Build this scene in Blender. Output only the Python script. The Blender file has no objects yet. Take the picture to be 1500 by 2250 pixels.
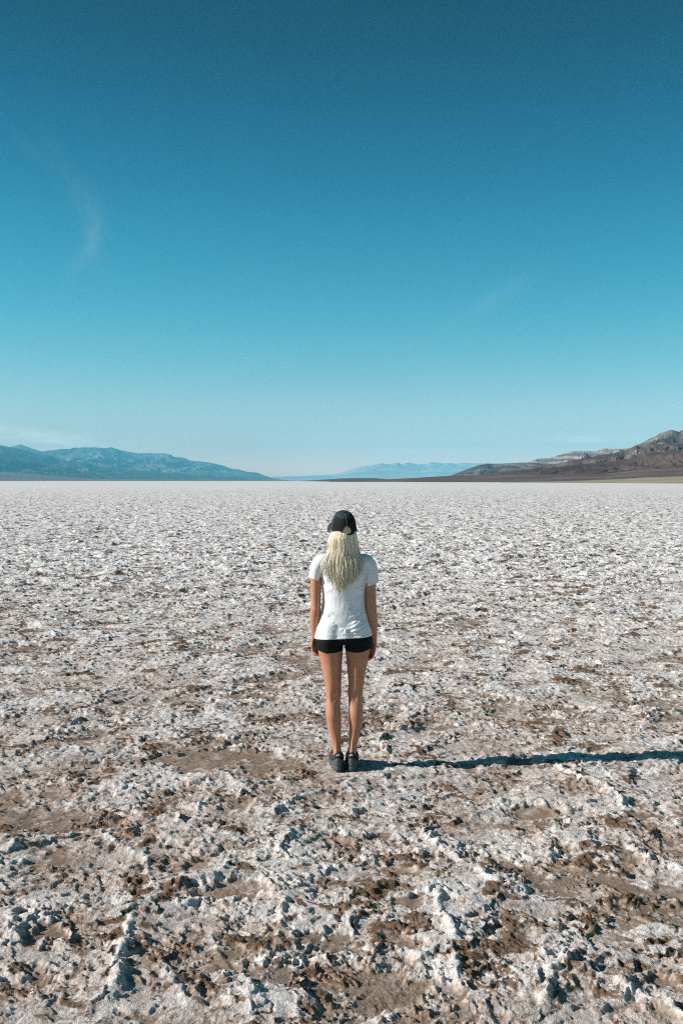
import bpy, bmesh, math, random
import numpy as np
from mathutils import Vector, Matrix, Euler
sc = bpy.context.scene
COL = sc.collection
R = math.radians
rng = np.random.default_rng(7)
random.seed(7)

# ------------------------------------------------------------------ camera, sky, sun, exposure
CAM_H = 1.89
F = 2187.5                 # focal length in photo pixels (35 mm on a 24x36 frame)
HOR = 1056.0               # horizon row in the photo
cam = bpy.data.cameras.new('camera'); cam_o = bpy.data.objects.new('camera', cam); COL.objects.link(cam_o)
cam.sensor_fit = 'VERTICAL'; cam.sensor_height = 36; cam.lens = 35
cam.clip_start = 0.05; cam.clip_end = 300000
cam_o.location = (0, 0, CAM_H)
PITCH = math.atan((1125 - HOR) / F)
cam_o.rotation_euler = (math.pi / 2 - PITCH, 0, 0)
cam.dof.use_dof = True; cam.dof.focus_distance = 6.6; cam.dof.aperture_fstop = 11
sc.camera = cam_o
sc.render.engine = 'CYCLES'
sc.cycles.use_denoising = False; sc.cycles.filter_width = 1.05
sc.cycles.max_bounces = 6; sc.cycles.diffuse_bounces = 3; sc.cycles.volume_bounces = 1
sc.view_settings.view_transform = 'Standard'; sc.view_settings.look = 'None'
sc.view_settings.exposure = 0.4; sc.view_settings.gamma = 1; sc.view_settings.use_curve_mapping = False

SUN_EL, SUN_AZ = R(27), R(6)          # azimuth: left of the camera and a little behind it
world = bpy.data.worlds.new('World'); sc.world = world; world.use_nodes = True

class NT:
    def __init__(s, nt): s.nt = nt
    def n(s, t, **kw):
        nd = s.nt.nodes.new(t)
        for k, v in kw.items():
            if k in nd.bl_rna.properties.keys(): setattr(nd, k, v)
        return nd
    def l(s, a, b): s.nt.links.new(a, b)
    def val(s, v, sock):
        if hasattr(v, 'links'): s.l(v, sock)
        else: sock.default_value = v
    def math(s, op, a, b=0.0, c=None, clamp=False):
        nd = s.n('ShaderNodeMath', operation=op, use_clamp=clamp)
        s.val(a, nd.inputs[0]); s.val(b, nd.inputs[1])
        if c is not None: s.val(c, nd.inputs[2])
        return nd.outputs[0]
    def noise(s, vec, scale, detail=4, rough=0.55, dist=0.0, out=0):
        nd = s.n('ShaderNodeTexNoise'); s.l(vec, nd.inputs['Vector'])
        nd.inputs['Scale'].default_value = scale; nd.inputs['Detail'].default_value = detail
        nd.inputs['Roughness'].default_value = rough; nd.inputs['Distortion'].default_value = dist
        return nd.outputs[out]
    def smooth(s, v, a, b):
        nd = s.n('ShaderNodeMapRange', interpolation_type='SMOOTHSTEP')
        s.l(v, nd.inputs[0]); nd.inputs[1].default_value = a; nd.inputs[2].default_value = b
        return nd.outputs[0]
    def mix(s, f, a, b, bt='MIX'):
        nd = s.n('ShaderNodeMix', data_type='RGBA', blend_type=bt)
        s.val(f, nd.inputs[0])
        for v, k in ((a, 6), (b, 7)):
            if hasattr(v, 'links'): s.l(v, nd.inputs[k])
            else: nd.inputs[k].default_value = (*v, 1)
        return nd.outputs[2]
    def mapping(s, vec, scale=(1, 1, 1), rot=(0, 0, 0)):
        nd = s.n('ShaderNodeMapping'); s.l(vec, nd.inputs[0])
        nd.inputs['Scale'].default_value = scale; nd.inputs['Rotation'].default_value = rot
        return nd.outputs[0]

w = NT(world.node_tree)
sky = w.n('ShaderNodeTexSky'); sky.sky_type = 'NISHITA'; sky.sun_disc = False
sky.sun_elevation = SUN_EL; sky.sun_rotation = R(264); sky.dust_density = 0.8
# the film's deep teal response to that sky, by elevation (degrees: r, g, b)
GRADE = ((-90, 3.4, 2.2, 2.1), (.5, 3.4, 2.2, 2.1), (2.8, 1.24, 1.2, 1.33), (5.4, .656, .94, 1.0), (9.2, .242, .80, .88),
         (14.3, .082, .595, .70), (19, .022, .395, .515), (25.8, .005, .175, .25), (32, .018, .15, .20), (45, .055, .135, .165), (90, .065, .13, .155))
ramp = w.n('ShaderNodeValToRGB'); cr = ramp.color_ramp; cr.interpolation = 'LINEAR'
NS = 30
for k in range(NS):
    zz = .99 * (k / (NS - 1)) ** 1.9; el = math.degrees(math.asin(zz))
    c = [math.exp(np.interp(el, [g[0] for g in GRADE], [math.log(g[q]) for g in GRADE])) / 4 for q in (1, 2, 3)]
    e = cr.elements[k] if k < 2 else cr.elements.new(min(.999, zz))
    e.position = zz; e.color = (*c, 1)
tc = w.n('ShaderNodeTexCoord'); gen = tc.outputs['Generated']
sx = w.n('ShaderNodeSeparateXYZ'); w.l(gen, sx.inputs[0])
w.l(w.math('MULTIPLY', sx.outputs[2], 1.0, clamp=True), ramp.inputs[0])
graded = w.mix(1.0, w.mix(1.0, sky.outputs[0], ramp.outputs[0], 'MULTIPLY'), (4, 4, 4), 'MULTIPLY')
# thin cirrus, placed by direction
azn = w.math('DIVIDE', sx.outputs[0], sx.outputs[1]); eln = w.math('DIVIDE', sx.outputs[2], sx.outputs[1])
fwd = w.math('GREATER_THAN', sx.outputs[1], 0.05)
def blob(px, py, rx, ry, ang=0.0):
    """soft patch of sky round a direction"""
    a0 = (px - 750) / F; e0 = (HOR - py) / F; rx /= F; ry /= F
    dx = w.math('SUBTRACT', azn, a0); dy = w.math('SUBTRACT', eln, e0)
    c, s_ = math.cos(R(ang)), math.sin(R(ang))
    u = w.math('DIVIDE', w.math('ADD', w.math('MULTIPLY', dx, c), w.math('MULTIPLY', dy, s_)), rx)
    v = w.math('DIVIDE', w.math('SUBTRACT', w.math('MULTIPLY', dy, c), w.math('MULTIPLY', dx, s_)), ry)
    d = w.math('ADD', w.math('MULTIPLY', u, u), w.math('MULTIPLY', v, v))
    return w.math('EXPONENT', w.math('MULTIPLY', d, -1.0))
wn = w.noise(w.mapping(gen, (2.2, 1, .8), (0, R(12), 0)), 16, 8, 0.68, 1.6)
wn2 = w.noise(w.mapping(gen, (1, 1, 6)), 14, 6, 0.6, 0.5)
wisp = None
for (px, py, rx, ry, ang, st, nn) in ((175, 430, 105, 22, -62, .022, 0), (206, 500, 75, 20, -88, .034, 0), (185, 570, 60, 20, -120, .022, 0),
                                      (90, 350, 60, 14, -40, .013, 0), (1070, 665, 120, 18, 32, .024, 0),
                                      (70, 963, 170, 17, -8, .75, 1), (300, 980, 160, 12, -3, .35, 1), (1330, 968, 90, 8, -1, .55, 1), (880, 990, 260, 10, 0, .15, 1)):
    b = w.math('MULTIPLY', blob(px, py, rx, ry, ang), w.math('MULTIPLY', w.smooth(wn2 if nn else wn, .30, .68), st))
    wisp = b if wisp is None else w.math('ADD', wisp, b)
wisp = w.math('MULTIPLY', wisp, fwd, clamp=True)
skyc = w.mix(wisp, graded, (12, 11, 10))
bg = world.node_tree.nodes['Background']; w.l(skyc, bg.inputs[0]); bg.inputs[1].default_value = 0.1

sd = bpy.data.lights.new('sun', 'SUN'); sd.energy = 5.0; sd.angle = R(0.53); sd.color = (1.0, 0.955, 0.91)
so = bpy.data.objects.new('sun', sd); COL.objects.link(so)
to_sun = Vector((-math.cos(SUN_EL) * math.cos(SUN_AZ), -math.cos(SUN_EL) * math.sin(SUN_AZ), math.sin(SUN_EL)))
so.rotation_euler = to_sun.to_track_quat('Z', 'Y').to_euler()

# ------------------------------------------------------------------ helpers
def mat(name):
    m = bpy.data.materials.new(name); m.use_nodes = True
    t = NT(m.node_tree); b = m.node_tree.nodes['Principled BSDF']
    return m, t, b
def simple(name, c, rough=.7, nscale=60, namt=.25, spec=.4, bump=0.0, bscale=200):
    m, t, b = mat(name)
    co = t.n('ShaderNodeTexCoord').outputs['Object']
    n = t.noise(co, nscale, 5, .6)
    d = tuple(x * (1 - namt) for x in c); e = tuple(min(1, x * (1 + namt)) for x in c)
    t.l(t.mix(t.smooth(n, .25, .75), d, e), b.inputs['Base Color'])
    b.inputs['Roughness'].default_value = rough; b.inputs['Specular IOR Level'].default_value = spec
    if bump:
        bn = t.n('ShaderNodeBump'); bn.inputs['Strength'].default_value = bump; bn.inputs['Distance'].default_value = .002
        t.l(t.noise(co, bscale, 3, .6), bn.inputs['Height']); t.l(bn.outputs[0], b.inputs['Normal'])
    return m
def link(name, me, m=None, parent=None, smooth=True):
    o = bpy.data.objects.new(name, me); COL.objects.link(o)
    if m: me.materials.append(m)
    if parent: o.parent = parent
    if smooth: me.polygons.foreach_set('use_smooth', np.ones(len(me.polygons), bool))
    return o
def tag(o, label=None, cat=None, kind=None, group=None):
    for k, v in (('label', label), ('category', cat), ('kind', kind), ('group', group)):
        if v: o[k] = v
    return o
def np_mesh(name, V, Q):
    """V (n,3), Q (m,4) or (m,3)"""
    me = bpy.data.meshes.new(name); V = np.asarray(V, np.float32); Q = np.asarray(Q, np.int32)
    me.vertices.add(len(V)); me.vertices.foreach_set('co', V.ravel())
    k = Q.shape[1]
    me.loops.add(Q.size); me.loops.foreach_set('vertex_index', Q.ravel())
    me.polygons.add(len(Q)); me.polygons.foreach_set('loop_start', np.arange(0, Q.size, k, dtype=np.int32))
    me.update(calc_edges=True); me.validate()
    return me
def grid_faces(nr, nc, wrap=False):
    i = np.arange(nr - 1)[:, None]; j = np.arange(nc if wrap else nc - 1)[None, :]
    a = i * nc + j; b = i * nc + (j + 1) % nc; c = (i + 1) * nc + (j + 1) % nc; d = (i + 1) * nc + j
    return np.stack([a, b, c, d], -1).reshape(-1, 4)
def attr(me, name, arr):
    a = me.attributes.new(name, 'FLOAT', 'POINT'); a.data.foreach_set('value', np.asarray(arr, np.float32).ravel())

# ---- numpy noise
def _h(ix, iy, s):
    n = (ix.astype(np.int64) * 374761393 + iy.astype(np.int64) * 668265263 + s * 1274126177) & 0xFFFFFFFF
    n = ((n ^ (n >> 13)) * 1274126177) & 0xFFFFFFFF
    return ((n ^ (n >> 16)) & 0xFFFF).astype(np.float32) / 65535.0
def _grad(ix, iy, fx, fy, s):
    a = _h(ix, iy, s) * 6.2831853
    return np.cos(a) * fx + np.sin(a) * fy
def perlin(x, y, s=0):
    x0 = np.floor(x); y0 = np.floor(y); fx = (x - x0).astype(np.float32); fy = (y - y0).astype(np.float32)
    ix = x0.astype(np.int64); iy = y0.astype(np.int64)
    u = fx * fx * fx * (fx * (fx * 6 - 15) + 10); v = fy * fy * fy * (fy * (fy * 6 - 15) + 10)
    a = _grad(ix, iy, fx, fy, s); b = _grad(ix + 1, iy, fx - 1, fy, s)
    c = _grad(ix, iy + 1, fx, fy - 1, s); d = _grad(ix + 1, iy + 1, fx - 1, fy - 1, s)
    return ((a + (b - a) * u) * (1 - v) + (c + (d - c) * u) * v) * 1.5
def fbm(x, y, oct=4, s=0, g=.5):
    r = 0; a = 1; t = 0
    for i in range(oct):
        r = r + a * perlin(x, y, s + i * 17); t += a; a *= g; x = x * 2.03 + 3.1; y = y * 2.03 - 1.7
    return r / t * 1.4
def ridged(x, y, oct=4, s=0, g=.5):
    r = 0; a = 1; t = 0
    for i in range(oct):
        r = r + a * (1 - np.abs(perlin(x, y, s + i * 17)) * 2); t += a; a *= g; x = x * 2.03 + 3.1; y = y * 2.03 - 1.7
    return r / t
def voronoi(x, y, s=0):
    x0 = np.floor(x); y0 = np.floor(y); ix = x0.astype(np.int64); iy = y0.astype(np.int64)
    f1 = np.full(x.shape, 9, np.float32); f2 = f1.copy()
    for dx in (-1, 0, 1):
        for dy in (-1, 0, 1):
            px = x0 + dx + _h(ix + dx, iy + dy, s) * .9; py = y0 + dy + _h(ix + dx, iy + dy, s + 5) * .9
            d = np.hypot(px - x, py - y).astype(np.float32)
            f2 = np.minimum(f2, np.maximum(f1, d)); f1 = np.minimum(f1, d)
    return f1, f2
def sstep(v, a, b):
    t = np.clip((v - a) / (b - a), 0, 1); return t * t * (3 - 2 * t)

def to_ground(px, py):
    """photo pixel -> point of the salt pan"""
    a = (py - 1125) / F; v = Vector(((px - 750) / F, 1, -a)); v.rotate(Euler((-PITCH, 0, 0)))
    k = CAM_H / -v.z
    return v.x * k, v.y * k

PX, PY = 0.015, 6.50        # where the person stands

# ------------------------------------------------------------------ salt flat
RIDGES = [  # traced crests: width factor, then points
 (1.5, (295,2015),(285,2050),(265,2095),(255,2110),(260,2140),(245,2185),(230,2210),(200,2230)),
 (1.1, (635,1980),(625,2015),(620,2045),(600,2085),(595,2105),(590,2140)),
 (1.4, (345,2135),(360,2160),(390,2190),(405,2205)),
 (1.0, (95,1838),(150,1832),(215,1838),(270,1865),(310,1890),(335,1925),(350,1955),(360,1975)),
 (.8, (395,1960),(425,1945),(465,1930)),
 (1.0, (440,1800),(440,1777),(465,1750),(500,1737),(515,1737),(550,1727),(600,1717)),
 (.7, (440,1710),(500,1707),(520,1735)),
 (1.1, (615,1800),(640,1765),(655,1750),(700,1747),(740,1742)),
 (.8, (565,1895),(590,1945),(615,1975),(635,1985)), (.8, (620,1865),(645,1905),(670,1920)),
 (.9, (0,2070),(30,2025),(45,2020)), (1.0, (450,2070),(480,2110),(510,2135)), (1.0, (550,2175),(555,2245)),
 (1.3, (1220,1685),(1250,1705),(1285,1725),(1325,1735),(1350,1750),(1362,1775),(1365,1800),(1400,1825)),
 (.9, (1040,1805),(1070,1790),(1105,1772),(1145,1765),(1185,1770),(1215,1790),(1240,1805)),
 (1.2, (945,1835),(960,1870),(1000,1895),(1045,1925),(1070,1945),(1120,1960)),
 (1.3, (940,1960),(970,2015),(1000,2060),(1010,2080)), (1.1, (1000,2100),(1010,2140),(1030,2180)),
 (.8, (750,2105),(780,2095),(805,2115)),
 (1.7, (1175,2205),(1200,2165),(1225,2142),(1265,2135)), (1.1, (1265,2135),(1275,2115),(1300,2105),(1340,2100),(1350,2115)),
 (1.4, (1375,2175),(1400,2200),(1450,2220),(1500,2245),(1600,2270)), (1.2, (1395,1885),(1425,1900),(1465,1910),(1500,1925),(1580,1930)),
 (.9, (870,1810),(882,1850),(887,1880),(940,1885)), (1.0, (0,1655),(60,1652),(110,1660)), (.9, (110,1625),(150,1600),(180,1590),(200,1560)),
 (1.2, (0,1850),(40,1838),(95,1838)), (1.0, (1240,1640),(1290,1630),(1350,1645),(1400,1650)), (.8, (1500,1555),(1420,1600),(1380,1640)),
 (.8, (800,1700),(780,1712),(760,1728),(765,1745)), (.9, (530,1500),(560,1492),(580,1510)),(.8,(170,1545),(240,1530),(290,1518)),
]
CLODS = [(240,1705,20,16),(60,1650,60,10),(230,1655,20,9),(335,1645,35,10),(340,1782,42,16),(310,1805,30,12),(300,1990,24,20),(352,1988,26,18),
 (645,2022,16,22),(572,2138,30,22),(330,1850,22,26),(60,1832,62,12),(20,1845,30,14),(1300,1645,35,9),(1240,1638,30,12),(1235,1615,30,10),(1328,1872,34,16),(1293,1902,28,14),
 (1235,2158,30,28),(1300,2005,26,18),(925,2015,40,26),(1440,2032,24,16),(690,2188,22,12),(1150,1830,20,8),(1080,1660,26,8),(1010,1655,18,7),
 (110,1565,26,8),(420,1565,26,12),(330,1480,24,8),(1190,1590,24,12),(560,1510,22,9),(1000,1560,20,7),(1220,1625,28,11),(60,1390,30,5),(700,2010,30,10),(780,2005,25,12),
 (520,1830,40,9),(60,1450,22,6),(820,1570,20,10),(1120,1365,30,6),(1180,1300,30,5),(170,1290,25,5),(980,1460,24,6),(1290,1480,26,6),(400,1420,26,5),(880,1385,24,5),
 (40,2140,30,24),(140,2190,40,18),(1090,1985,45,14),(1120,2040,30,16),(1480,1990,20,14),(1380,1820,24,10),(950,1800,20,10),(1000,1740,26,8)]
MUD = [(115,1885,62,30),(440,1690,62,17),(560,1690,42,12),(530,1962,100,26),(80,2060,72,24),(735,2075,62,28),(1180,1790,105,22),(1090,1820,60,16),
 (845,1845,26,14),(930,1925,52,16),(880,2080,42,20),(130,1745,52,14),(540,1772,32,12),(1470,2160,45,22),(1235,1722,55,10),(560,1535,70,9),(90,1600,60,8),
 (640,1420,50,9),(330,2220,40,16),(1380,2210,60,20),(1050,2230,60,18),(470,2200,40,20),(1250,1560,60,7),(900,1985,50,16),(420,1905,50,14)]

def seg_dist(x, y, pts):
    d = np.full(x.shape, 9.0, np.float32); tt = np.zeros(x.shape, np.float32)
    P = [to_ground(*p) for p in pts]
    for k in range(len(P) - 1):
        ax, ay = P[k]; bx, by = P[k + 1]; vx, vy = bx - ax, by - ay; L = vx * vx + vy * vy + 1e-9
        t = np.clip(((x - ax) * vx + (y - ay) * vy) / L, 0, 1)
        dd = np.hypot(x - ax - vx * t, y - ay - vy * t)
        m = dd < d; d = np.where(m, dd, d); tt = np.where(m, (k + t) / (len(P) - 1), tt)
    return d, tt

def ground_fields(x, y, cell):
    """height and three pigment masks; cell = local mesh spacing (finer noise than that is skipped)"""
    def w_(lam): return sstep(lam / np.maximum(cell, 1e-6), 1.6, 4.0)       # fade out what the mesh cannot carry
    wx = x + .16 * fbm(x / .55, y / .55, 4, 11); wy = y + .16 * fbm(x / .55 + 9, y / .55, 4, 12)
    wx2 = x + .07 * fbm(x / .16, y / .16, 3, 13); wy2 = y + .07 * fbm(x / .16 + 9, y / .16, 3, 14)
    f1, f2 = voronoi(wx / 1.9, wy / 1.9, 3); e1 = (f2 - f1) * 1.9
    g1, g2 = voronoi((wx + wx2 - x) / .62, (wy + wy2 - y) / .62, 7); e2 = (g2 - g1) * .62
    n_big = fbm(x / 2.6, y / 2.6, 3, 21); n_mid = fbm(x / .7, y / .7, 4, 22); n_sm = fbm(x / .22, y / .22, 4, 23)
    am1 = sstep(fbm(x / .9, y / .9, 2, 31), -.35, .45); am2 = sstep(fbm(x / .5, y / .5, 2, 32), .0, .6)
    near_ridge = np.exp(-(e1 / .22) ** 2) * am1
    # traced masks near the camera
    tr = np.zeros_like(x); tr_wide = np.zeros_like(x); clod = np.zeros_like(x); mud = np.zeros_like(x)
    idx = np.nonzero((np.hypot(x, y) < 16) & (y > 1.5) & (np.abs(x) < y * .5))
    xs = x[idx] + .035 * perlin(x[idx] / .3, y[idx] / .3, 92) + .04 * n_mid[idx] + .012 * perlin(x[idx] / .06, y[idx] / .06, 93); ys = y[idx] + .035 * perlin(x[idx] / .3, y[idx] / .3, 94) + .05 * fbm(x[idx] / .7 + 5, y[idx] / .7, 3, 40)
    a = np.zeros_like(xs); b = np.zeros_like(xs)
    for r in RIDGES:
        d, t = seg_dist(xs, ys, r[1:]); wd = .008 + r[0] * .009
        fall = sstep(np.minimum(t, 1 - t), -.02, .12)
        a = np.maximum(a, np.exp(-(d / wd) ** 2) * r[0] * (.55 + .45 * fall)); b = np.maximum(b, np.exp(-(d / .13) ** 2))
    tr[idx] = a; tr_wide[idx] = b
    def ell(lst, xs, ys, soft):
        o = np.zeros_like(xs)
        for (px, py, rx, ry) in lst:
            cx, cy = to_ground(px, py); x1, _ = to_ground(px + rx, py); _, y1 = to_ground(px, py - ry)
            q = ((xs - cx) / (x1 - cx)) ** 2 + ((ys - cy) / (y1 - cy)) ** 2
            o = np.maximum(o, np.exp(-q * soft))
        return o
    xs2 = x[idx] + .10 * n_sm[idx]; ys2 = y[idx] + .12 * fbm(x[idx] / .2 + 5, y[idx] / .2, 4, 41)
    clod[idx] = ell(CLODS, xs2, ys2, .9); mud[idx] = ell(MUD, xs2, ys2, .9)
    # procedural masks everywhere
    brk = fbm(x / .11, y / .085, 4, 55, .65)
    mn = fbm(x / 1.05 + 4, y / 1.05, 4, 61, .55) - .40 * near_ridge
    mt = mud; clod_t = clod
    mud = np.clip(sstep(mud + .36 * n_sm + .34 * brk - .25 * tr_wide, .32, .78) + .90 * sstep(mn + .36 * n_sm + .34 * brk + .12 * (1 - sstep(np.hypot(x, y), 5, 13)), .16, .50), 0, 1)
    # broken crust: overlapping plates with frayed rims
    p1 = fbm(wx2 / .52 + 3, wy2 / .40, 5, 101, .60) + .10 * n_big; p2 = fbm(wx2 / .24 + 8, wy2 / .19, 4, 103, .60)
    lv = .5 + .5 * sstep(fbm(x / .8, y / .8, 2, 104), -.3, .3)
    s1 = sstep(p1, -.02, .075); s2 = sstep(p2, .02, .12); s3 = sstep(p1, .26, .34)
    rim1 = np.exp(-((p1 - .005) / .050) ** 2); rim2 = np.exp(-((p2 - .05) / .055) ** 2)
    cn = fbm(x / .38 + 20, y / .38, 5, 51, .62) + .25 * near_ridge + .2 * n_big
    stain = sstep(cn + .62 * rim1 + .25 * brk + .10 * sstep(np.hypot(x, y), 8, 20), .34, .72)
    clod = np.clip(sstep(clod + .45 * n_sm + .60 * brk, .40, 1.0) + .95 * stain + .55 * rim2 * sstep(cn, -.12, .25), 0, 1)
    clod = clod * (1 - .75 * sstep(mt, .35, .7)) * (1 - .8 * np.clip(tr, 0, 1)); mud = mud * (1 - .8 * clod)
    r1 = np.exp(-(e1 / .028) ** 2) * am1 * sstep(n_sm, -.5, .2); r2 = np.exp(-(e2 / .014) ** 2) * am2
    rough = 1 - .72 * mud
    fine = (.0085 * perlin(x / .15, y / .15, 71) * w_(.15) + .0085 * ridged(x / .075, y / .075, 1, 72) * w_(.075) + .0060 * perlin(x / .036, y / .036, 73) * w_(.036)
             + .0042 * ridged(x / .020, y / .020, 1, 74) * w_(.020) + .0030 * perlin(x / .0115, y / .0115, 76) * w_(.0115))
    sharp = .45 + .95 * sstep(fbm(x / .33, y / .33, 3, 75), -.35, .45)
    h = .018 * n_big + .010 * n_mid + .005 * n_sm + .78 * fine * rough * sharp
    h = h + (.016 * s1 * lv + .0075 * s2 + .008 * s3) * (1 - .8 * mud) + .005 * rim1 * s1 * rough
    h = h + .017 * r1 * rough + .009 * r2 * rough + .012 * near_ridge
    h = h + .0125 * tr * (.6 + .6 * sstep(n_sm, -.5, .3)) + .007 * tr_wide
    h = h + .62 * clod * (.003 + .012 * np.abs(perlin(x / .09, y / .09, 81)) + .008 * np.abs(perlin(x / .038, y / .038, 82)) * w_(.038)
                    + .006 * perlin(x / .018, y / .018, 83) * w_(.018))
    h = h - .008 * mud
    h = h * (1 + .95 * sstep(np.hypot(x, y), 8, 26))
    # trodden level spot under the shoes
    q = np.exp(-(((x - PX) / .26) ** 2 + ((y - PY) / .30) ** 2) ** 1.5)
    h = h * (1 - .85 * q) - .006 * q
    salt = np.clip(.35 + .6 * n_mid + .5 * n_big + .5 * r1 + .7 * tr + .35 * s1, 0, 1) * (1 - .7 * mud) * (1 - clod)
    return h, mud, clod, salt

def build_ground():
    r = [0.4]
    while r[-1] < 27500:
        q = r[-1]
        if q < 2.4: k = 1 / 14
        elif q < 3.1: k = 1 / 300
        elif q < 40: k = 1 / 800
        elif q < 110: k = 1 / 560
        elif q < 350: k = 1 / 300
        else: k = 1 / 25
        r.append(q * (1 + k))
    r = np.array(r)
    fine = np.linspace(R(-34), R(34), 1130); rest = np.linspace(R(34), R(326), 64)[1:-1]
    az = np.concatenate([fine, rest]); nc = len(az); nr = len(r)
    A, RR = np.meshgrid(az, r); x = RR * np.sin(A); y = RR * np.cos(A)
    z = np.zeros_like(x); mud = np.zeros_like(x); clod = np.zeros_like(x); salt = np.full(x.shape, .6)
    near = r < 420; nf = 1130
    cell = np.maximum(RR * (R(68) / 1130), np.gradient(r)[:, None]* .8)
    CH = 400
    rows = np.nonzero(near)[0]
    for i0 in range(0, len(rows), CH):
        sl = slice(rows[i0], rows[min(i0 + CH, len(rows)) - 1] + 1)
        h, m, c, s = ground_fields(x[sl, :nf], y[sl, :nf], cell[sl, :nf])
        edge = sstep(R(34) - np.abs(A[sl, :nf]), 0, R(.8)) * (1 - sstep(RR[sl, :nf], 320, 410))
        z[sl, :nf] = h * edge; mud[sl, :nf] = m; clod[sl, :nf] = c; salt[sl, :nf] = s
    V = np.stack([x, y, z], -1).reshape(-1, 3); Q = grid_faces(nr, nc, True)
    # close the middle with one more ring folded to a point
    V = np.vstack([V, [[0, 0, 0]]]); c = len(V) - 1
    me = np_mesh('salt_flat', V, Q[:, ::-1])
    bm_in = [(i, (i + 1) % nc, c, c) for i in range(0)]
    for nme, arr in (('mud', mud), ('clod', clod), ('salt', salt)): attr(me, nme, np.append(arr.ravel(), 0))
    return me

def ground_material():
    m, t, b = mat('salt_crust')
    geo = t.n('ShaderNodeNewGeometry'); pos = geo.outputs['Position']
    def at(n): a = t.n('ShaderNodeAttribute', attribute_name=n); return a.outputs['Fac']
    n1 = t.noise(pos, 9, 8, .68); n2 = t.noise(pos, 55, 6, .7); n3 = t.noise(pos, 1.3, 4, .6); n4 = t.noise(pos, 160, 3, .7)
    white = t.mix(t.smooth(n3, .3, .7), (.86, .785, .735), (.84, .82, .81))
    white = t.mix(t.smooth(n2, .35, .7), t.mix(.5, white, (.60, .51, .45)), white)
    tan = t.mix(t.smooth(n1, .3, .7), (.165, .104, .064), (.28, .192, .130))
    tan = t.mix(t.smooth(n4, .57, .69), tan, (.62, .57, .55))                       # salt grains on the mud
    brown = t.mix(t.smooth(n2, .3, .7), (.070, .036, .018), (.25, .145, .078))
    def edged(a, lo, hi, amt=.55):
        v = t.math('ADD', at(a), t.math('MULTIPLY', t.math('SUBTRACT', n2, .5), amt))
        v = t.math('ADD', v, t.math('MULTIPLY', t.math('SUBTRACT', n1, .5), amt))
        return t.smooth(v, lo, hi)
    # a thin dusting of dirt on the salt where it is not freshly crystallised
    n5 = t.noise(pos, 26, 6, .72)
    dust = t.smooth(t.math('SUBTRACT', t.math('ADD', t.math('MULTIPLY', n1, .6), t.math('MULTIPLY', n5, .5)), t.math('MULTIPLY', at('salt'), .20)), .36, .54)
    c = t.mix(t.math('MULTIPLY', dust, .42), white, (.35, .235, .165))
    lnn = t.n('ShaderNodeVectorMath', operation='LENGTH'); t.l(pos, lnn.inputs[0])
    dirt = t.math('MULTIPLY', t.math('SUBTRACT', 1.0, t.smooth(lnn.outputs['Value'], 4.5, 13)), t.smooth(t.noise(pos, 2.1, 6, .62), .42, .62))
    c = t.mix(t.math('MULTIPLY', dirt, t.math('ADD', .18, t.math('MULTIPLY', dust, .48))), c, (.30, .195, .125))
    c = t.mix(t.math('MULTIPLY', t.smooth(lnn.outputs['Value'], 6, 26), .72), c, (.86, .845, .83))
    n6 = t.noise(pos, 3.4, 7, .68, .4)
    mudpatch = t.math('SUBTRACT', 1.0, t.math('MULTIPLY', t.smooth(t.noise(pos, 7.5, 8, .72, .5), .50, .60), .72))
    bits = t.math('MULTIPLY', t.smooth(t.math('ADD', t.math('MULTIPLY', n6, .75), t.math('MULTIPLY', n5, .45)), .62, .72), t.math('SUBTRACT', 1.0, t.math('MULTIPLY', at('mud'), .7)))
    c = t.mix(t.math('MULTIPLY', bits, .85), c, (.17, .092, .046))
    n7 = t.noise(pos, 14, 7, .75, .3); n8 = t.noise(pos, .55, 3, .5)
    specks = t.smooth(t.math('ADD', n7, t.math('MULTIPLY', t.math('SUBTRACT', n8, .5), .25)), .575, .64)
    c = t.mix(t.math('MULTIPLY', specks, .68), c, (.15, .088, .050))
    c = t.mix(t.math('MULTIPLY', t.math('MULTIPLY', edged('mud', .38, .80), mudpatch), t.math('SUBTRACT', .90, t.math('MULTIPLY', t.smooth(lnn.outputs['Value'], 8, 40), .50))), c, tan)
    c = t.mix(t.math('MULTIPLY', edged('clod', .26, .86), .90), c, brown)
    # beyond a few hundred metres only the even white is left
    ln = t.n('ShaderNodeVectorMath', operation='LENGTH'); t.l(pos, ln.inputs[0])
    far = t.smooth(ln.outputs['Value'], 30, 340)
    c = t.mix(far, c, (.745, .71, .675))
    t.l(c, b.inputs['Base Color']); b.inputs['Roughness'].default_value = .85; b.inputs['Specular IOR Level'].default_value = .25
    hn = t.math('ADD', t.math('MULTIPLY', n2, 1.0), t.math('MULTIPLY', n4, .45))
    bp = t.n('ShaderNodeBump'); bp.inputs['Distance'].default_value = .022
    t.l(t.math('SUBTRACT', .75, t.math('MULTIPLY', at('mud'), .45)), bp.inputs['Strength'])
    t.l(hn, bp.inputs['Height']); t.l(bp.outputs[0], b.inputs['Normal'])
    return m
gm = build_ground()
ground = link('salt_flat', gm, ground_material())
tag(ground, 'rough white salt crust with brown mud patches reaching to the horizon', kind='structure')

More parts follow.
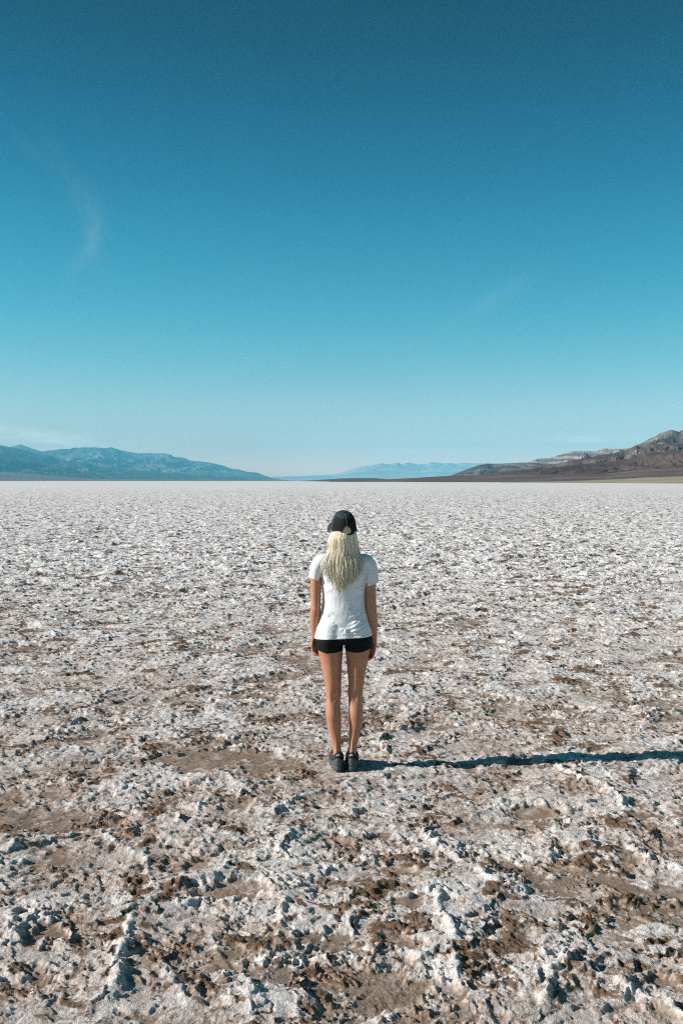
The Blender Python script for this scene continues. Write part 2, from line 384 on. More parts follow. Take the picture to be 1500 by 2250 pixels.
# ------------------------------------------------------------------ mountains and fans
def interp(pts, px):
    p = sorted(pts); return np.interp(px, [a for a, _ in p], [b for _, b in p])
def landform(name, sky_pts, Yc, Yf, Yb, m, px0=-500, px1=2000, ncol=900, nrow=120, p=1.0, rug=.45, L=900, jag=0.0, seed=0, label=None,
             stretch=2.2, foot_pts=None, base=-.5):
    """a real hill range: skyline traced at distance Yc, foot at Yf, back at Yb"""
    px = np.linspace(px0, px1, ncol); hc = (HOR - interp(sky_pts, px)) / F * Yc + CAM_H
    hc = np.maximum(hc, 0)
    if jag: hc = hc + jag * hc.clip(0, None) * (fbm(px / 14, px * 0 + seed, 4, seed) * .6 + fbm(px / 60, px * 0 + 3 + seed, 3, seed + 1))
    tt = np.concatenate([np.linspace(0, 1, nrow), np.linspace(1, 2, nrow // 5)[1:]])
    P, T = np.meshgrid(px, tt)
    kw = max(3, int(70 / (px1 - px0) * ncol)) | 1; kk = np.hanning(kw + 2)[1:-1]; kk /= kk.sum()
    hs = np.convolve(np.pad(hc, kw // 2, 'edge'), kk, 'valid')        # the small crest bumps do not run down the slope
    HC = hs[None, :] + (hc - hs)[None, :] * np.clip(1 - np.abs(1 - T) * 2.6, 0, 1) ** 1.5
    yf = np.broadcast_to(Yf if foot_pts is None else interp(foot_pts, px), P.shape)
    Y = np.where(T <= 1, yf + (Yc - yf) * T, Yc + (Yb - Yc) * (T - 1))
    X = (P - 750) / F * Y
    prof = np.where(T <= 1, np.power(np.clip(T, 0, 1), p), 1 - (np.clip(T, 1, 2) - 1) ** 1.3)
    wx = X + L * .35 * fbm(X / L, Y / L, 3, seed + 4); wy = Y + L * .35 * fbm(X / L + 7, Y / L, 3, seed + 5)
    n = ridged(wx / L, wy / (L * stretch), 6, seed + 6, .56)
    wgt = np.clip(T, 0, 1) ** .35 * np.clip((1.0 - T) / .28, .10, 1) * (T <= 1) + .1 * (T > 1)
    h = HC * prof * (1 - rug * (1 - n).clip(0, 1.6) * wgt)
    Z = base + h
    Z[-1, :] = base - 3
    me = np_mesh(name, np.stack([X, Y, Z], -1).reshape(-1, 3), grid_faces(*X.shape)[:, :])
    attr(me, 'up', prof * HC / max(1, hc.max()))
    o = link(name, me, m); tag(o, label, kind='structure')
    return o

def rock(name, dark, light, patch=.5, scale=.002, bands=None, zs=.02, hi=None):
    m, t, b = mat(name)
    pos = t.n('ShaderNodeNewGeometry').outputs['Position']
    n = t.noise(pos, scale, 8, .62, .6); n2 = t.noise(pos, scale * 7, 6, .65)
    c = t.mix(t.smooth(t.math('ADD', t.math('MULTIPLY', n, .7), t.math('MULTIPLY', n2, .3)), patch - .07, patch + .09), dark, light)
    if bands:
        s = t.n('ShaderNodeSeparateXYZ'); t.l(pos, s.inputs[0])
        v = t.math('ADD', t.math('MULTIPLY', s.outputs[2], zs), t.math('MULTIPLY', n, 2.2))
        v = t.math('SINE', t.math('MULTIPLY', v, 6.28))
        c = t.mix(t.math('MULTIPLY', t.smooth(v, -.1, .5), .8), c, bands)
    if hi:
        n3 = t.noise(pos, scale * 1.7, 5, .6, .4); c = t.mix(t.smooth(n3, .58, .66), c, hi)
    t.l(c, b.inputs['Base Color']); b.inputs['Roughness'].default_value = .95; b.inputs['Specular IOR Level'].default_value = .1
    return m

L_FAR = [(-500,960),(-300,985),(-120,968),(0,972),(26,979),(47,975),(64,981),(96,989),(149,983),(196,981),(245,981),(267,987),(303,994),(357,993),(370,994),(384,1002),(400,1004),
 (418,1010),(443,1011),(459,1013.5),(493,1022.6),(509,1029),(527,1031),(545,1036),(563,1037),(583,1045),(604,1051.6),(640,1056),(700,1060)]
L_MID = [(-500,950),(-250,962),(-80,968),(0,976),(21,980),(38,981),(64,990),(85,998),(111,999.5),(132,1008),(158,1011),(183,1013),(205,1018),(228,1024),(256,1027),(300,1032.5),
 (345,1034.6),(361,1038),(384,1037.5),(402,1040),(420,1045),(440,1045),(459,1041),(477,1048),(495,1048),(527,1049),(561,1053),(595,1055),(640,1060)]
L_NEAR = [(-500,965),(-200,978),(0,997),(13,998),(43,1008),(75,1012),(102,1022),(128,1022),(154,1026),(177,1035),(203,1042),(226,1045),(241,1052),(270,1060)]
L_FAN = [(-500,1008),(0,1036),(96,1043),(149,1047.5),(192,1051.5),(300,1052.6),(420,1054),(600,1055),(660,1056),(700,1058)]
C_FAR = [(500,1052),(560,1050),(608,1047),(660,1046),(700,1044),(734,1042),(750,1038.5),(768,1032),(791,1025),(809,1022.7),(827,1020),(840.6,1017.7),(854,1020),(873,1016),(881,1020),(893,1016),
 (915,1019),(936,1019),(945,1014.7),(956,1015.4),(972,1018),(988,1017),(1001.6,1019),(1017,1016.5),(1040,1017.7),(1060,1018),(1200,1016),(1500,1016)]
C_LOW = [(640,1058),(670,1055.8),(700,1054.4),(745,1051),(779,1050.3),(825,1050.3),(840.6,1052),(870,1054),(930,1058)]
R_FAN = [(700,1058),(840,1052.8),(904,1049.6),(990,1044.5),(1188,1041.5),(1326,1040),(1396,1033),(1500,1026),(2000,985)]
R_SMALL = [(960,1056),(985,1047),(994,1042),(1021.6,1031),(1049,1022),(1070,1017),(1094,1018.8),(1136,1015),(1163.7,1015),(1188,1017),(1230,1020),(1300,1022),(1500,1025)]
R_BAND = [(1100,1040),(1140,1022),(1162,1013.6),(1177.6,1006.6),(1201.8,1005.6),(1229.6,998),(1257,991),(1281.6,988.6),(1306,990),(1323,983.4),(1344,985),(1359.5,983),(1382,982.4),(1500,970),(2000,930)]
R_PEAK = [(1330,1010),(1380,985),(1401,973.7),(1423.7,961.6),(1444.5,949.5),(1465,943.6),(1479,942.5),(1489.5,943.6),(1498,940),(1540,930),(1600,934),(1700,900),(2000,870)]
R_BROWN = [(1050,1052),(1118,1036),(1188,1022),(1240,1012),(1292,1003),(1326.6,994.5),(1371,987.6),(1396,977),(1441,971),(1479,968.5),(1500,972),(1600,955),(2000,915)]
R_LOW = [(1000,1056),(1060,1044),(1118.6,1034),(1188,1029),(1260,1020),(1326.6,1013.6),(1413,999.7),(1448,992.8),(1500,986),(1600,975),(2000,940)]
R_TAN = [(950,1062),(1050,1060),(1257,1055.5),(1361,1051.5),(1430,1047.5),(1500,1045.5),(2000,1025)]

landform('mountain', C_FAR, 26000, 22500, 29000, rock('far_rock', (.40,.35,.32), (.62,.55,.50), .5, .0008), px0=450, px1=1450, rug=.12, L=700, p=.8, seed=3, stretch=1,  # haze paleness painted into the rock: both tones lightened
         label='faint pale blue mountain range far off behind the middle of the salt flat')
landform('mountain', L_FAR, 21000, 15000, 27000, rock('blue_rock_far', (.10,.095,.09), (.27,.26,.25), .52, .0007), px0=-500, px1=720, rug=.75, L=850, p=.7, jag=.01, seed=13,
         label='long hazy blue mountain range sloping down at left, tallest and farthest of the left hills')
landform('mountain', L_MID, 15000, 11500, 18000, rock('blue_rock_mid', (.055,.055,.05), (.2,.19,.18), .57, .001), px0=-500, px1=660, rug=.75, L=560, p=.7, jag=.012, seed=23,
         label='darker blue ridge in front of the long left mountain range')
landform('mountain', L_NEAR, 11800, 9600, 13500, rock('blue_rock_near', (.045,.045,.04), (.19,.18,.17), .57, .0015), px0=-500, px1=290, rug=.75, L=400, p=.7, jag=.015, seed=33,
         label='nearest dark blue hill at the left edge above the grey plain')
landform('alluvial_fan', L_FAN, 9800, 4600, 13500, rock('grey_fan', (.14,.125,.12), (.22,.19,.175), .52, .0012), px0=-600, px1=720, rug=.06, L=1600, p=1.25, seed=43, ncol=500, stretch=.25,
         label='grey gravel plain rising gently under the blue left hills')
landform('alluvial_fan', C_LOW, 6000, 2600, 7500, rock('dark_fan', (.045,.055,.045), (.12,.11,.095), .5, .006), px0=620, px1=960, rug=.15, L=300, p=.9, seed=53, ncol=300,
         label='low dark strip of land at the middle of the horizon')
landform('mountain', R_PEAK, 3500, 2700, 4400, rock('peak_rock', (.085,.070,.066), (.27,.205,.18), .52, .009, hi=(.27,.235,.21)), px0=1300, px1=2000, rug=.7, L=150, p=.6, jag=.012, seed=63,
         label='tallest rocky peak with pinkish slopes at the right edge')
landform('mountain', R_BAND, 4200, 3500, 4900, rock('banded_rock', (.13,.115,.115), (.33,.29,.27), .48, .0044, bands=(.40,.355,.335), zs=.044), px0=1080, px1=2000, rug=.5, L=215, p=.6, jag=.03, seed=73,
         label='jagged mountain with pale rock bands behind the brown right hills')
landform('mountain', R_SMALL, 3700, 3000, 4500, rock('small_rock', (.085,.082,.082), (.23,.195,.18), .53, .006), px0=940, px1=1600, rug=.55, L=195, p=.65, jag=.012, seed=83,
         label='low grey hills with pale patches where the right range begins')
landform('mountain', R_BROWN, 2600, 2050, 3400, rock('brown_rock', (.085,.054,.046), (.17,.115,.095), .5, .004, hi=(.24,.18,.15)), px0=1030, px1=2000, rug=.75, L=85, p=.7, jag=.008, seed=93,
         label='brown ridge with striped badland slopes in front of the right peak')
landform('mountain', R_LOW, 2050, 1560, 2600, rock('low_brown_rock', (.070,.040,.034), (.125,.078,.066), .5, .008), px0=980, px1=2000, rug=.6, L=95, p=.8, jag=.006, seed=103,
         label='lowest dark brown hill on the right above the gravel plain')
landform('alluvial_fan', R_FAN, 1520, 1000, 2200, rock('brown_fan', (.12,.078,.066), (.19,.132,.112), .52, .01), px0=690, px1=2000, rug=.07, L=250, p=1.15, seed=113, ncol=600, stretch=.3,
         foot_pts=[(690,1480),(840,1400),(1000,1150),(1250,950),(1500,850),(2000,700)],
         label='brown gravel plain rising at right below the dark hills')
landform('alluvial_fan', R_TAN, 1000, 640, 1500, rock('tan_fan', (.30,.235,.165), (.42,.34,.26), .5, .02), px0=930, px1=2000, rug=.1, L=90, p=1.0, seed=123, ncol=500,
         foot_pts=[(930,980),(1050,900),(1250,760),(1500,620),(2000,450)],
         label='tan sandy strip along the right edge of the salt flat')

# ------------------------------------------------------------------ air
hz = np.array([(-30000,-30000,-4.6),(30000,-30000,-4.6),(30000,30000,-4.6),(-30000,30000,-4.6)], float)
top = hz.copy(); top[:, 2] = 1060
hme = np_mesh('haze', np.vstack([hz, top]), [(3,2,1,0),(4,5,6,7),(0,1,5,4),(1,2,6,5),(2,3,7,6),(3,0,4,7)])
hmat = bpy.data.materials.new('haze'); hmat.use_nodes = True; hn = hmat.node_tree; hn.nodes.clear()
vo = hn.nodes.new('ShaderNodeVolumePrincipled'); oo = hn.nodes.new('ShaderNodeOutputMaterial'); hn.links.new(vo.outputs[0], oo.inputs['Volume'])
vo.inputs['Color'].default_value = (.17, .655, .88, 1); vo.inputs['Absorption Color'].default_value = (0, 0, 0, 1)
vo.inputs['Density'].default_value = 4.8e-5; vo.inputs['Anisotropy'].default_value = 0.0
haze = link('haze', hme, hmat, smooth=False)
tag(haze, 'thin blue haze over the whole desert basin', kind='stuff')
#PERSON
# ------------------------------------------------------------------ person
def catmull(P, n):
    """resample rows of P (any width) with a Catmull-Rom spline, n points per span"""
    P = np.array(P, float); Q = np.vstack([2 * P[0] - P[1], P, 2 * P[-1] - P[-2]]); out = []
    for i in range(len(P) - 1):
        a, b, c, d = Q[i:i + 4]
        for t in np.arange(n) / n:
            out.append(.5 * (2 * b + (c - a) * t + (2 * a - 5 * b + 4 * c - d) * t * t + (3 * b - a - 3 * c + d) * t ** 3))
    out.append(P[-1]); return np.array(out)
def add_loft(bm, C, U, W, n=28):
    """closed tube: centres C, half-axis vectors U and W per ring"""
    rings = []
    for c, u, w_ in zip(C, U, W):
        rings.append([bm.verts.new(Vector(c + u * math.cos(a) + w_ * math.sin(a))) for a in (2 * math.pi * k / n for k in range(n))])
    for r0, r1 in zip(rings, rings[1:]):
        for k in range(n): bm.faces.new((r0[k], r0[(k + 1) % n], r1[(k + 1) % n], r1[k]))
    bm.faces.new(rings[0][::-1]); bm.faces.new(rings[-1])
def hloft(bm, rows, n=32, sub=6, pw=1.0):
    """rows: x, y, z, rx, ry with level rings"""
    S = catmull(rows, sub); C = S[:, :3]
    U = np.zeros_like(C); W = np.zeros_like(C); U[:, 0] = S[:, 3]; W[:, 1] = S[:, 4]
    add_loft(bm, C, U, W, n)
def tube(bm, rows, n=16, sub=5, ref=(0, 1, 0)):
    """rows: x, y, z, r_side, r_ref; rings square to the path; ref fixes the second axis"""
    S = catmull(rows, sub); C = S[:, :3]; T = np.gradient(C, axis=0); T /= np.linalg.norm(T, axis=1)[:, None]
    ref = np.array(ref, float); U = np.cross(T, ref); U /= np.linalg.norm(U, axis=1)[:, None]; W = np.cross(U, T)
    add_loft(bm, C, U * S[:, 3:4], W * S[:, 4:5], n)
def ball(bm, c, r, n=16):
    bmesh.ops.create_uvsphere(bm, u_segments=n, v_segments=n, radius=1, matrix=Matrix.Translation(c) @ Matrix.Diagonal((*r, 1)))
def fuse(bm, vox, smooth=4, fac=.5):
    """union of closed shapes into one continuous mesh"""
    bmesh.ops.recalc_face_normals(bm, faces=bm.faces)
    me = bpy.data.meshes.new('tmp'); bm.to_mesh(me); bm.free()
    o = bpy.data.objects.new('tmp', me); COL.objects.link(o)
    r = o.modifiers.new('r', 'REMESH'); r.mode = 'VOXEL'; r.voxel_size = vox
    s_ = o.modifiers.new('s', 'SMOOTH'); s_.iterations = smooth; s_.factor = fac
    dg = bpy.context.evaluated_depsgraph_get(); out = bpy.data.meshes.new_from_object(o.evaluated_get(dg))
    bpy.data.objects.remove(o); bpy.data.meshes.remove(me)
    return out
def cut(bm, co, no, region=None):
    f = [x for x in bm.faces if region is None or region(x.calc_center_median())]
    g = set(f); 
    for x in f: g.update(x.edges); g.update(x.verts)
    bmesh.ops.bisect_plane(bm, geom=list(g), plane_co=co, plane_no=no, clear_outer=True, dist=1e-5)
def shell(me, th):
    o = bpy.data.objects.new('tmp', me); COL.objects.link(o)
    s_ = o.modifiers.new('s', 'SOLIDIFY'); s_.thickness = th; s_.offset = 0
    dg = bpy.context.evaluated_depsgraph_get(); out = bpy.data.meshes.new_from_object(o.evaluated_get(dg))
    bpy.data.objects.remove(o); return out
def verts_np(me):
    a = np.empty(len(me.vertices) * 3, np.float32); me.vertices.foreach_get('co', a); return a.reshape(-1, 3)
def normals_np(me):
    a = np.empty(len(me.vertices) * 3, np.float32); me.vertices.foreach_get('normal', a); return a.reshape(-1, 3)
def set_verts(me, a): me.vertices.foreach_set('co', a.astype(np.float32).ravel()); me.update()

person = bpy.data.objects.new('person', None); COL.objects.link(person); person.location = (PX, PY, 0)
tag(person, 'woman with long blonde hair in black cap, white t-shirt and black shorts, seen from behind', 'person')

LEG_L = [(-.075,-.005,.93,.09,.105),(-.088,-.008,.86,.088,.108),(-.0885,-.008,.80,.083,.100),(-.0855,-.004,.75,.078,.092),(-.0755,0,.645,.0625,.078),(-.0702,.002,.55,.0535,.063),
         (-.0674,.004,.485,.0510,.055),(-.0705,.000,.443,.0465,.052),(-.0684,-.014,.362,.0500,.057),(-.0645,-.016,.303,.0470,.054),(-.0570,-.018,.238,.0395,.044),
         (-.0470,-.024,.166,.0290,.034),(-.0430,-.030,.115,.0270,.034),(-.0425,-.028,.075,.030,.040),(-.0425,-.02,.045,.030,.045)]
LEG_R = [(.075,-.005,.93,.09,.105),(.090,-.008,.86,.088,.108),(.0915,-.008,.80,.083,.100),(.0905,-.004,.75,.0775,.092),(.0845,0,.645,.0615,.078),(.0800,.002,.55,.0500,.063),
         (.0755,.004,.492,.0500,.055),(.0780,.000,.443,.0465,.052),(.0795,-.014,.375,.0472,.056),(.0780,-.016,.303,.0430,.052),(.0713,-.018,.238,.0352,.043),
         (.0620,-.024,.166,.0272,.033),(.0560,-.030,.115,.0250,.033),(.0540,-.028,.075,.030,.040),(.0540,-.02,.045,.030,.045)]
TORSO = [(0,-.005,.828,.140,.085),(0,-.012,.86,.172,.108),(0,-.012,.91,.168,.106),(0,0,.98,.145,.092),(0,.006,1.06,.122,.080),(0,.002,1.15,.126,.085),(0,0,1.25,.136,.094),
         (0,-.002,1.33,.146,.090),(0,-.004,1.375,.150,.072),(0,-.004,1.405,.115,.058),(0,0,1.43,.068,.050),(0,.008,1.46,.053,.050),(0,.014,1.50,.050,.052),(0,.016,1.53,.048,.05)]
ARM_L = [(-.120,0,1.37,.045,.052),(-.155,-.004,1.355,.046,.050),(-.175,-.006,1.31,.041,.047),(-.181,-.008,1.24,.0365,.042),(-.183,-.012,1.14,.0335,.038),(-.1845,-.018,1.06,.0325,.037),
         (-.186,-.010,1.00,.0325,.036),(-.189,.006,.94,.0275,.030),(-.191,.020,.885,.0215,.023),(-.192,.026,.855,.0190,.024)]
ARM_R = [(.120,0,1.365,.045,.052),(.153,-.004,1.35,.046,.050),(.170,-.006,1.30,.041,.047),(.1725,-.008,1.225,.0375,.042),(.176,-.012,1.13,.0355,.038),(.179,-.018,1.05,.0355,.037),
         (.187,-.010,.99,.0335,.036),(.192,.004,.92,.0285,.030),(.196,.014,.855,.0225,.023),(.197,.016,.820,.0195,.024)]

def hand(bm, wrist, side, yaw, tilt):
    """relaxed hand hanging from the wrist: palm, four unequal curled fingers, thumb from the side of the palm.
    local axes: d down, f forward (index side), i towards the thigh (palm side)"""
    sgn = -side                                                   # palm side points to the body
    M = Matrix.Translation(wrist) @ Matrix.Rotation(yaw, 4, 'Z') @ Matrix.Rotation(tilt, 4, 'Y')
    def P(f, i, d): return tuple(M @ Vector((sgn * i, f, -d)))
    ax = M.to_3x3() @ Vector((0, 1, 0))
    tube(bm, [(*P(0, 0, -.015), .019, .024), (*P(0, 0, .005), .0165, .026), (*P(.001, .001, .03), .0150, .036), (*P(.001, .003, .058), .0140, .0395), (*P(0, .006, .078), .0115, .0375)], ref=ax)
    for f, L, r, c in ((.029, .070, .0083, .85), (.010, .077, .0086, .95), (-.010, .072, .0082, 1.05), (-.028, .057, .0074, 1.15)):
        pts = []; d = .066; i = .004; ang = .18
        pts.append((*P(f * .92, i, d), r, r))
        for k, seg in enumerate((.46, .31, .23)):
            for h in (.5, .5):
                d += math.cos(ang) * L * seg * h; i += math.sin(ang) * L * seg * h
                pts.append((*P(f * (1 + .05 * k), i, d), r * (1 - .07 * k), r * (1 - .07 * k)))
            ang += .55 * c
        tube(bm, pts, n=10, sub=3, ref=ax)
    tube(bm, [(*P(.022, .004, .012), .0125, .012), (*P(.038, .012, .036), .0110, .011), (*P(.043, .021, .056), .0095, .0095), (*P(.040, .029, .076), .0082, .0082)], n=10, sub=4, ref=(0, 0, 1))

HEAD_C = Vector((0, .012, 1.556)); YAW = R(15)
HM = Matrix.Translation(HEAD_C) @ Matrix.Rotation(YAW, 4, 'Z') @ Matrix.Rotation(R(4), 4, 'X')
def build_body():
    bm = bmesh.new()
    hloft(bm, LEG_L); hloft(bm, LEG_R); hloft(bm, TORSO, n=40)
    for sx in (-1, 1):                                            # buttocks, shoulder blades, heels and feet in the shoes
        ball(bm, (sx * .08, -.055, .875), (.078, .062, .075)); ball(bm, (sx * .075, -.048, 1.29), (.055, .042, .075))
        ball(bm, (sx * .065, .062, 1.25), (.055, .045, .05))
    tube(bm, ARM_L, n=20); tube(bm, ARM_R, n=20)
    for x in (-.0425, .054):
        tube(bm, [(x, -.060, .042, .026, .020), (x, -.03, .045, .030, .030), (x, .03, .050, .032, .030), (x, .09, .042, .036, .020), (x, .145, .036, .030, .012)], ref=(0, 0, 1))
    hand(bm, Vector((-.192, .026, .862)), -1, R(-32), R(1)); hand(bm, Vector((.197, .016, .828)), 1, R(22), R(6))
    # head: skull, face, jaw, nose, lips, brows, ears, eyelids
    hb = bmesh.new()
    ball(hb, (0, -.008, .022), (.073, .090, .088), 24); ball(hb, (0, .030, -.030), (.058, .058, .075), 20)
    ball(hb, (0, .052, -.082), (.030, .030, .024)); ball(hb, (0, .080, -.010), (.012, .010, .028)); ball(hb, (0, .092, -.026), (.0125, .011, .010))
    ball(hb, (0, .078, -.054), (.021, .011, .006)); ball(hb, (0, .077, -.064), (.018, .011, .007))
    for sx in (-1, 1):
        ball(hb, (sx * .030, .070, .002), (.0135, .010, .0085)); ball(hb, (sx * .030, .072, .020), (.022, .010, .006)); ball(hb, (sx * .042, .055, -.028), (.022, .020, .020))
        ball(hb, (sx * .073, -.004, -.010), (.008, .017, .029))
    bmesh.ops.transform(hb, matrix=HM, verts=hb.verts)
    tmp = bpy.data.meshes.new('h'); hb.to_mesh(tmp); hb.free(); bm.from_mesh(tmp); bpy.data.meshes.remove(tmp)
    me = fuse(bm, .0032, 5, .5)
    # knee hollows, calf line, spine, elbow creases
    v = verts_np(me); n = normals_np(me); x, y, z = v.T
    d = np.zeros(len(v))
    for kx in (-.0655, .0745):
        d -= .005 * np.exp(-((x - kx) / .016) ** 2 - ((z - .470) / .030) ** 2) * (y < 0)
        d += .0030 * np.exp(-((np.abs(x - kx) - .024) / .010) ** 2 - ((z - .49) / .06) ** 2) * (y < 0)
        d -= .0010 * np.exp(-((x - kx * .95) / .010) ** 2 - ((z - .32) / .07) ** 2) * (y < 0)
        d += .0045 * np.exp(-((x - kx * .72) / .008) ** 2 - ((z - .13) / .07) ** 2) * (y < 0)      # tendon
    for ex in (-.184, .179): d += .004 * np.exp(-((x - ex) / .010) ** 2 - ((z - 1.055) / .012) ** 2) * (y < -.02)
    set_verts(me, v + n * d[:, None])
    return me

skin, st, sb = mat('skin')
co = st.n('ShaderNodeTexCoord').outputs['Object']
n1 = st.noise(co, 14, 4, .6); n2 = st.noise(co, 120, 3, .6)
c = st.mix(st.smooth(n1, .3, .7), (.43, .185, .104), (.50, .228, .132))
sz = st.n('ShaderNodeSeparateXYZ'); st.l(co, sz.inputs[0])
red = st.math('MULTIPLY', st.smooth(st.math('ABSOLUTE', sz.outputs[0]), .155, .20), st.math('SUBTRACT', 1, st.smooth(sz.outputs[2], .80, .90)))
c = st.mix(st.math('MULTIPLY', red, .7), c, (.44, .13, .075))        # ruddy hands
c = st.mix(st.math('MULTIPLY', st.smooth(n2, .45, .75), .06), c, (.36, .15, .07))
st.l(c, sb.inputs['Base Color']); sb.inputs['Roughness'].default_value = .48; sb.inputs['Specular IOR Level'].default_value = .35
sb.inputs['Subsurface Weight'].default_value = 0; sb.inputs['Subsurface Radius'].default_value = (.012, .005, .003); sb.inputs['Subsurface Scale'].default_value = 1.0
body = link('body', build_body(), skin, person)

# t-shirt
SHIRT = [(0,-.010,.83,.186,.120),(-.001,-.010,.875,.186,.121),(0,-.006,.915,.178,.116),(0,.000,1.016,.155,.105),(.002,.004,1.094,.140,.100),(0,.002,1.165,.1395,.103),(0,0,1.235,.146,.110),
         (0,-.002,1.31,.152,.106),(0,-.004,1.365,.160,.088),(0,-.004,1.397,.135,.072),(0,-.002,1.422,.094,.062),(0,.004,1.445,.068,.060),(0,.008,1.47,.060,.058)]
SLEEVE_L = [(-.10,-.002,1.365,.050,.062),(-.145,-.004,1.352,.056,.064),(-.172,-.005,1.318,.050,.060),(-.186,-.006,1.272,.043,.057),(-.194,-.008,1.235,.0375,.054),(-.203,-.008,1.20,.0375,.054)]
SLEEVE_R = [(.10,-.002,1.362,.050,.062),(.142,-.004,1.350,.057,.064),(.168,-.005,1.310,.052,.060),(.178,-.006,1.262,.047,.058),(.185,-.008,1.205,.0425,.055),(.190,-.008,1.17,.0425,.055)]
def build_shirt():
    bm = bmesh.new(); hloft(bm, SHIRT, n=48)
    for sx in (-1, 1):
        ball(bm, (sx * .075, -.050, 1.285), (.062, .050, .085)); ball(bm, (sx * .065, .070, 1.25), (.06, .05, .055)); ball(bm, (sx * .075, -.062, .885), (.085, .066, .08))
    for L in (LEG_L, LEG_R): hloft(bm, [(L[k][0] * f, L[k][1], z, L[k][3] + g, L[k][4] + g) for k, z, f, g in ((2, .80, 1, .012), (1, .86, 1, .012), (1, .90, .97, .008), (0, .94, .97, .010), (0, .98, .9, -.004))])
    tube(bm, SLEEVE_L, n=24); tube(bm, SLEEVE_R, n=24)
    me = fuse(bm, .0042, 9, .55)
    bm = bmesh.new(); bm.from_mesh(me)
    cut(bm, (0, 0, .872), (.055, 0, -1)); cut(bm, (0, .008, 1.452), (0, .25, 1))
    cut(bm, (-.193, 0, 1.250), (-.36, 0, -.93), lambda p: p.x < -.149 and 1.1 < p.z < 1.32); cut(bm, (.183, 0, 1.212), (.36, 0, -.93), lambda p: p.x > .147 and 1.1 < p.z < 1.30)
    bmesh.ops.delete(bm, geom=[v for v in bm.verts if not v.link_faces], context='VERTS')
    bm.to_mesh(me); bm.free()
    v = verts_np(me); n = normals_np(me); x, y, z = v.T; back = (y < 0)
    d = .0015 * fbm(x / .07 + 3, z / .09, 3, 201) + .0006 * fbm(x / .02, z / .05, 2, 202)
    # sagging diagonal folds above the hem on the right, short creases at the left waist, sleeve folds
    def fold(x0, z0, x1, z1, wd, am, m=back):
        L = math.hypot(x1 - x0, z1 - z0); ux, uz = (x1 - x0) / L, (z1 - z0) / L
        s_ = ((x - x0) * ux + (z - z0) * uz) / L; t = (x - x0) * -uz + (z - z0) * ux
        e = sstep(s_, -.05, .35) * (1 - sstep(s_, .65, 1.05))
        return am * e * np.exp(-((t + .004 * np.sin(s_ * 9)) / wd) ** 2) * m
    for a in ((.135,1.03,.02,.94,.009,.006),(.14,.995,.00,.915,.008,.007),(.145,.965,.03,.905,.007,.006),(.12,1.06,.03,.99,.008,.004),(.15,.94,.05,.895,.006,.005),(.10,.93,-.02,.895,.006,.005),
              (-.10,1.015,-.065,1.00,.010,-.005),(-.115,1.035,-.06,1.035,.012,.004),(-.075,.968,-.01,.955,.010,.003),(-.09,.955,.0,.925,.010,-.003),(-.03,.94,.03,.915,.007,.006),(.0,.915,.03,.93,.006,.006),
              (-.13,1.15,-.07,1.20,.008,.003),(.13,1.16,.06,1.21,.009,.004),(.13,1.13,.04,1.10,.010,.003),(-.155,1.33,-.14,1.24,.007,-.005),(.150,1.33,.135,1.22,.007,-.006)):
        d = d + fold(*a)
    hemz = .872 + .055 * x
    d += .0016 * np.exp(-((z - hemz - .006) / .005) ** 2) - .0016 * np.exp(-((z - hemz - .016) / .003) ** 2)
    d += .003 * np.sin(x * 60 + 1) * np.exp(-((z - hemz) / .03) ** 2)
    for sx, c0, no in ((-1, (-.193, 1.250), (-.36, -.93)), (1, (.183, 1.212), (.36, -.93))):
        q = -((x - c0[0]) * no[0] + (z - c0[1]) * no[1]); on = (x * sx > .142) & (z < 1.33) & (z > 1.1)
        d += on * (-.0016 * np.exp(-((q - .014) / .0025) ** 2) + .0022 * np.sin(y * 110 + x * 60) * sstep(.09 - q, 0, .09))
    set_verts(me, v + n * d[:, None])
    return shell(me, .0022)
tm, tt, tb = mat('white_cotton')
co = tt.n('ShaderNodeTexCoord').outputs['Object']
n1 = tt.noise(co, 260, 3, .7); n2 = tt.noise(co, 9, 4, .6)
c = tt.mix(tt.smooth(n1, .3, .7), (.70, .70, .70), (.80, .80, .79)); c = tt.mix(tt.math('MULTIPLY', tt.smooth(n2, .4, .7), .3), c, (.58, .58, .60))
tt.l(c, tb.inputs['Base Color']); tb.inputs['Roughness'].default_value = .9; tb.inputs['Specular IOR Level'].default_value = .15; tb.inputs['Sheen Weight'].default_value = .15
bn = tt.n('ShaderNodeBump'); bn.inputs['Strength'].default_value = .25; bn.inputs['Distance'].default_value = .002
tt.l(tt.noise(tt.mapping(co, (1, 1, .45)), 55, 4, .6), bn.inputs['Height']); tt.l(bn.outputs[0], tb.inputs['Normal'])
link('t_shirt', build_shirt(), tm, person)

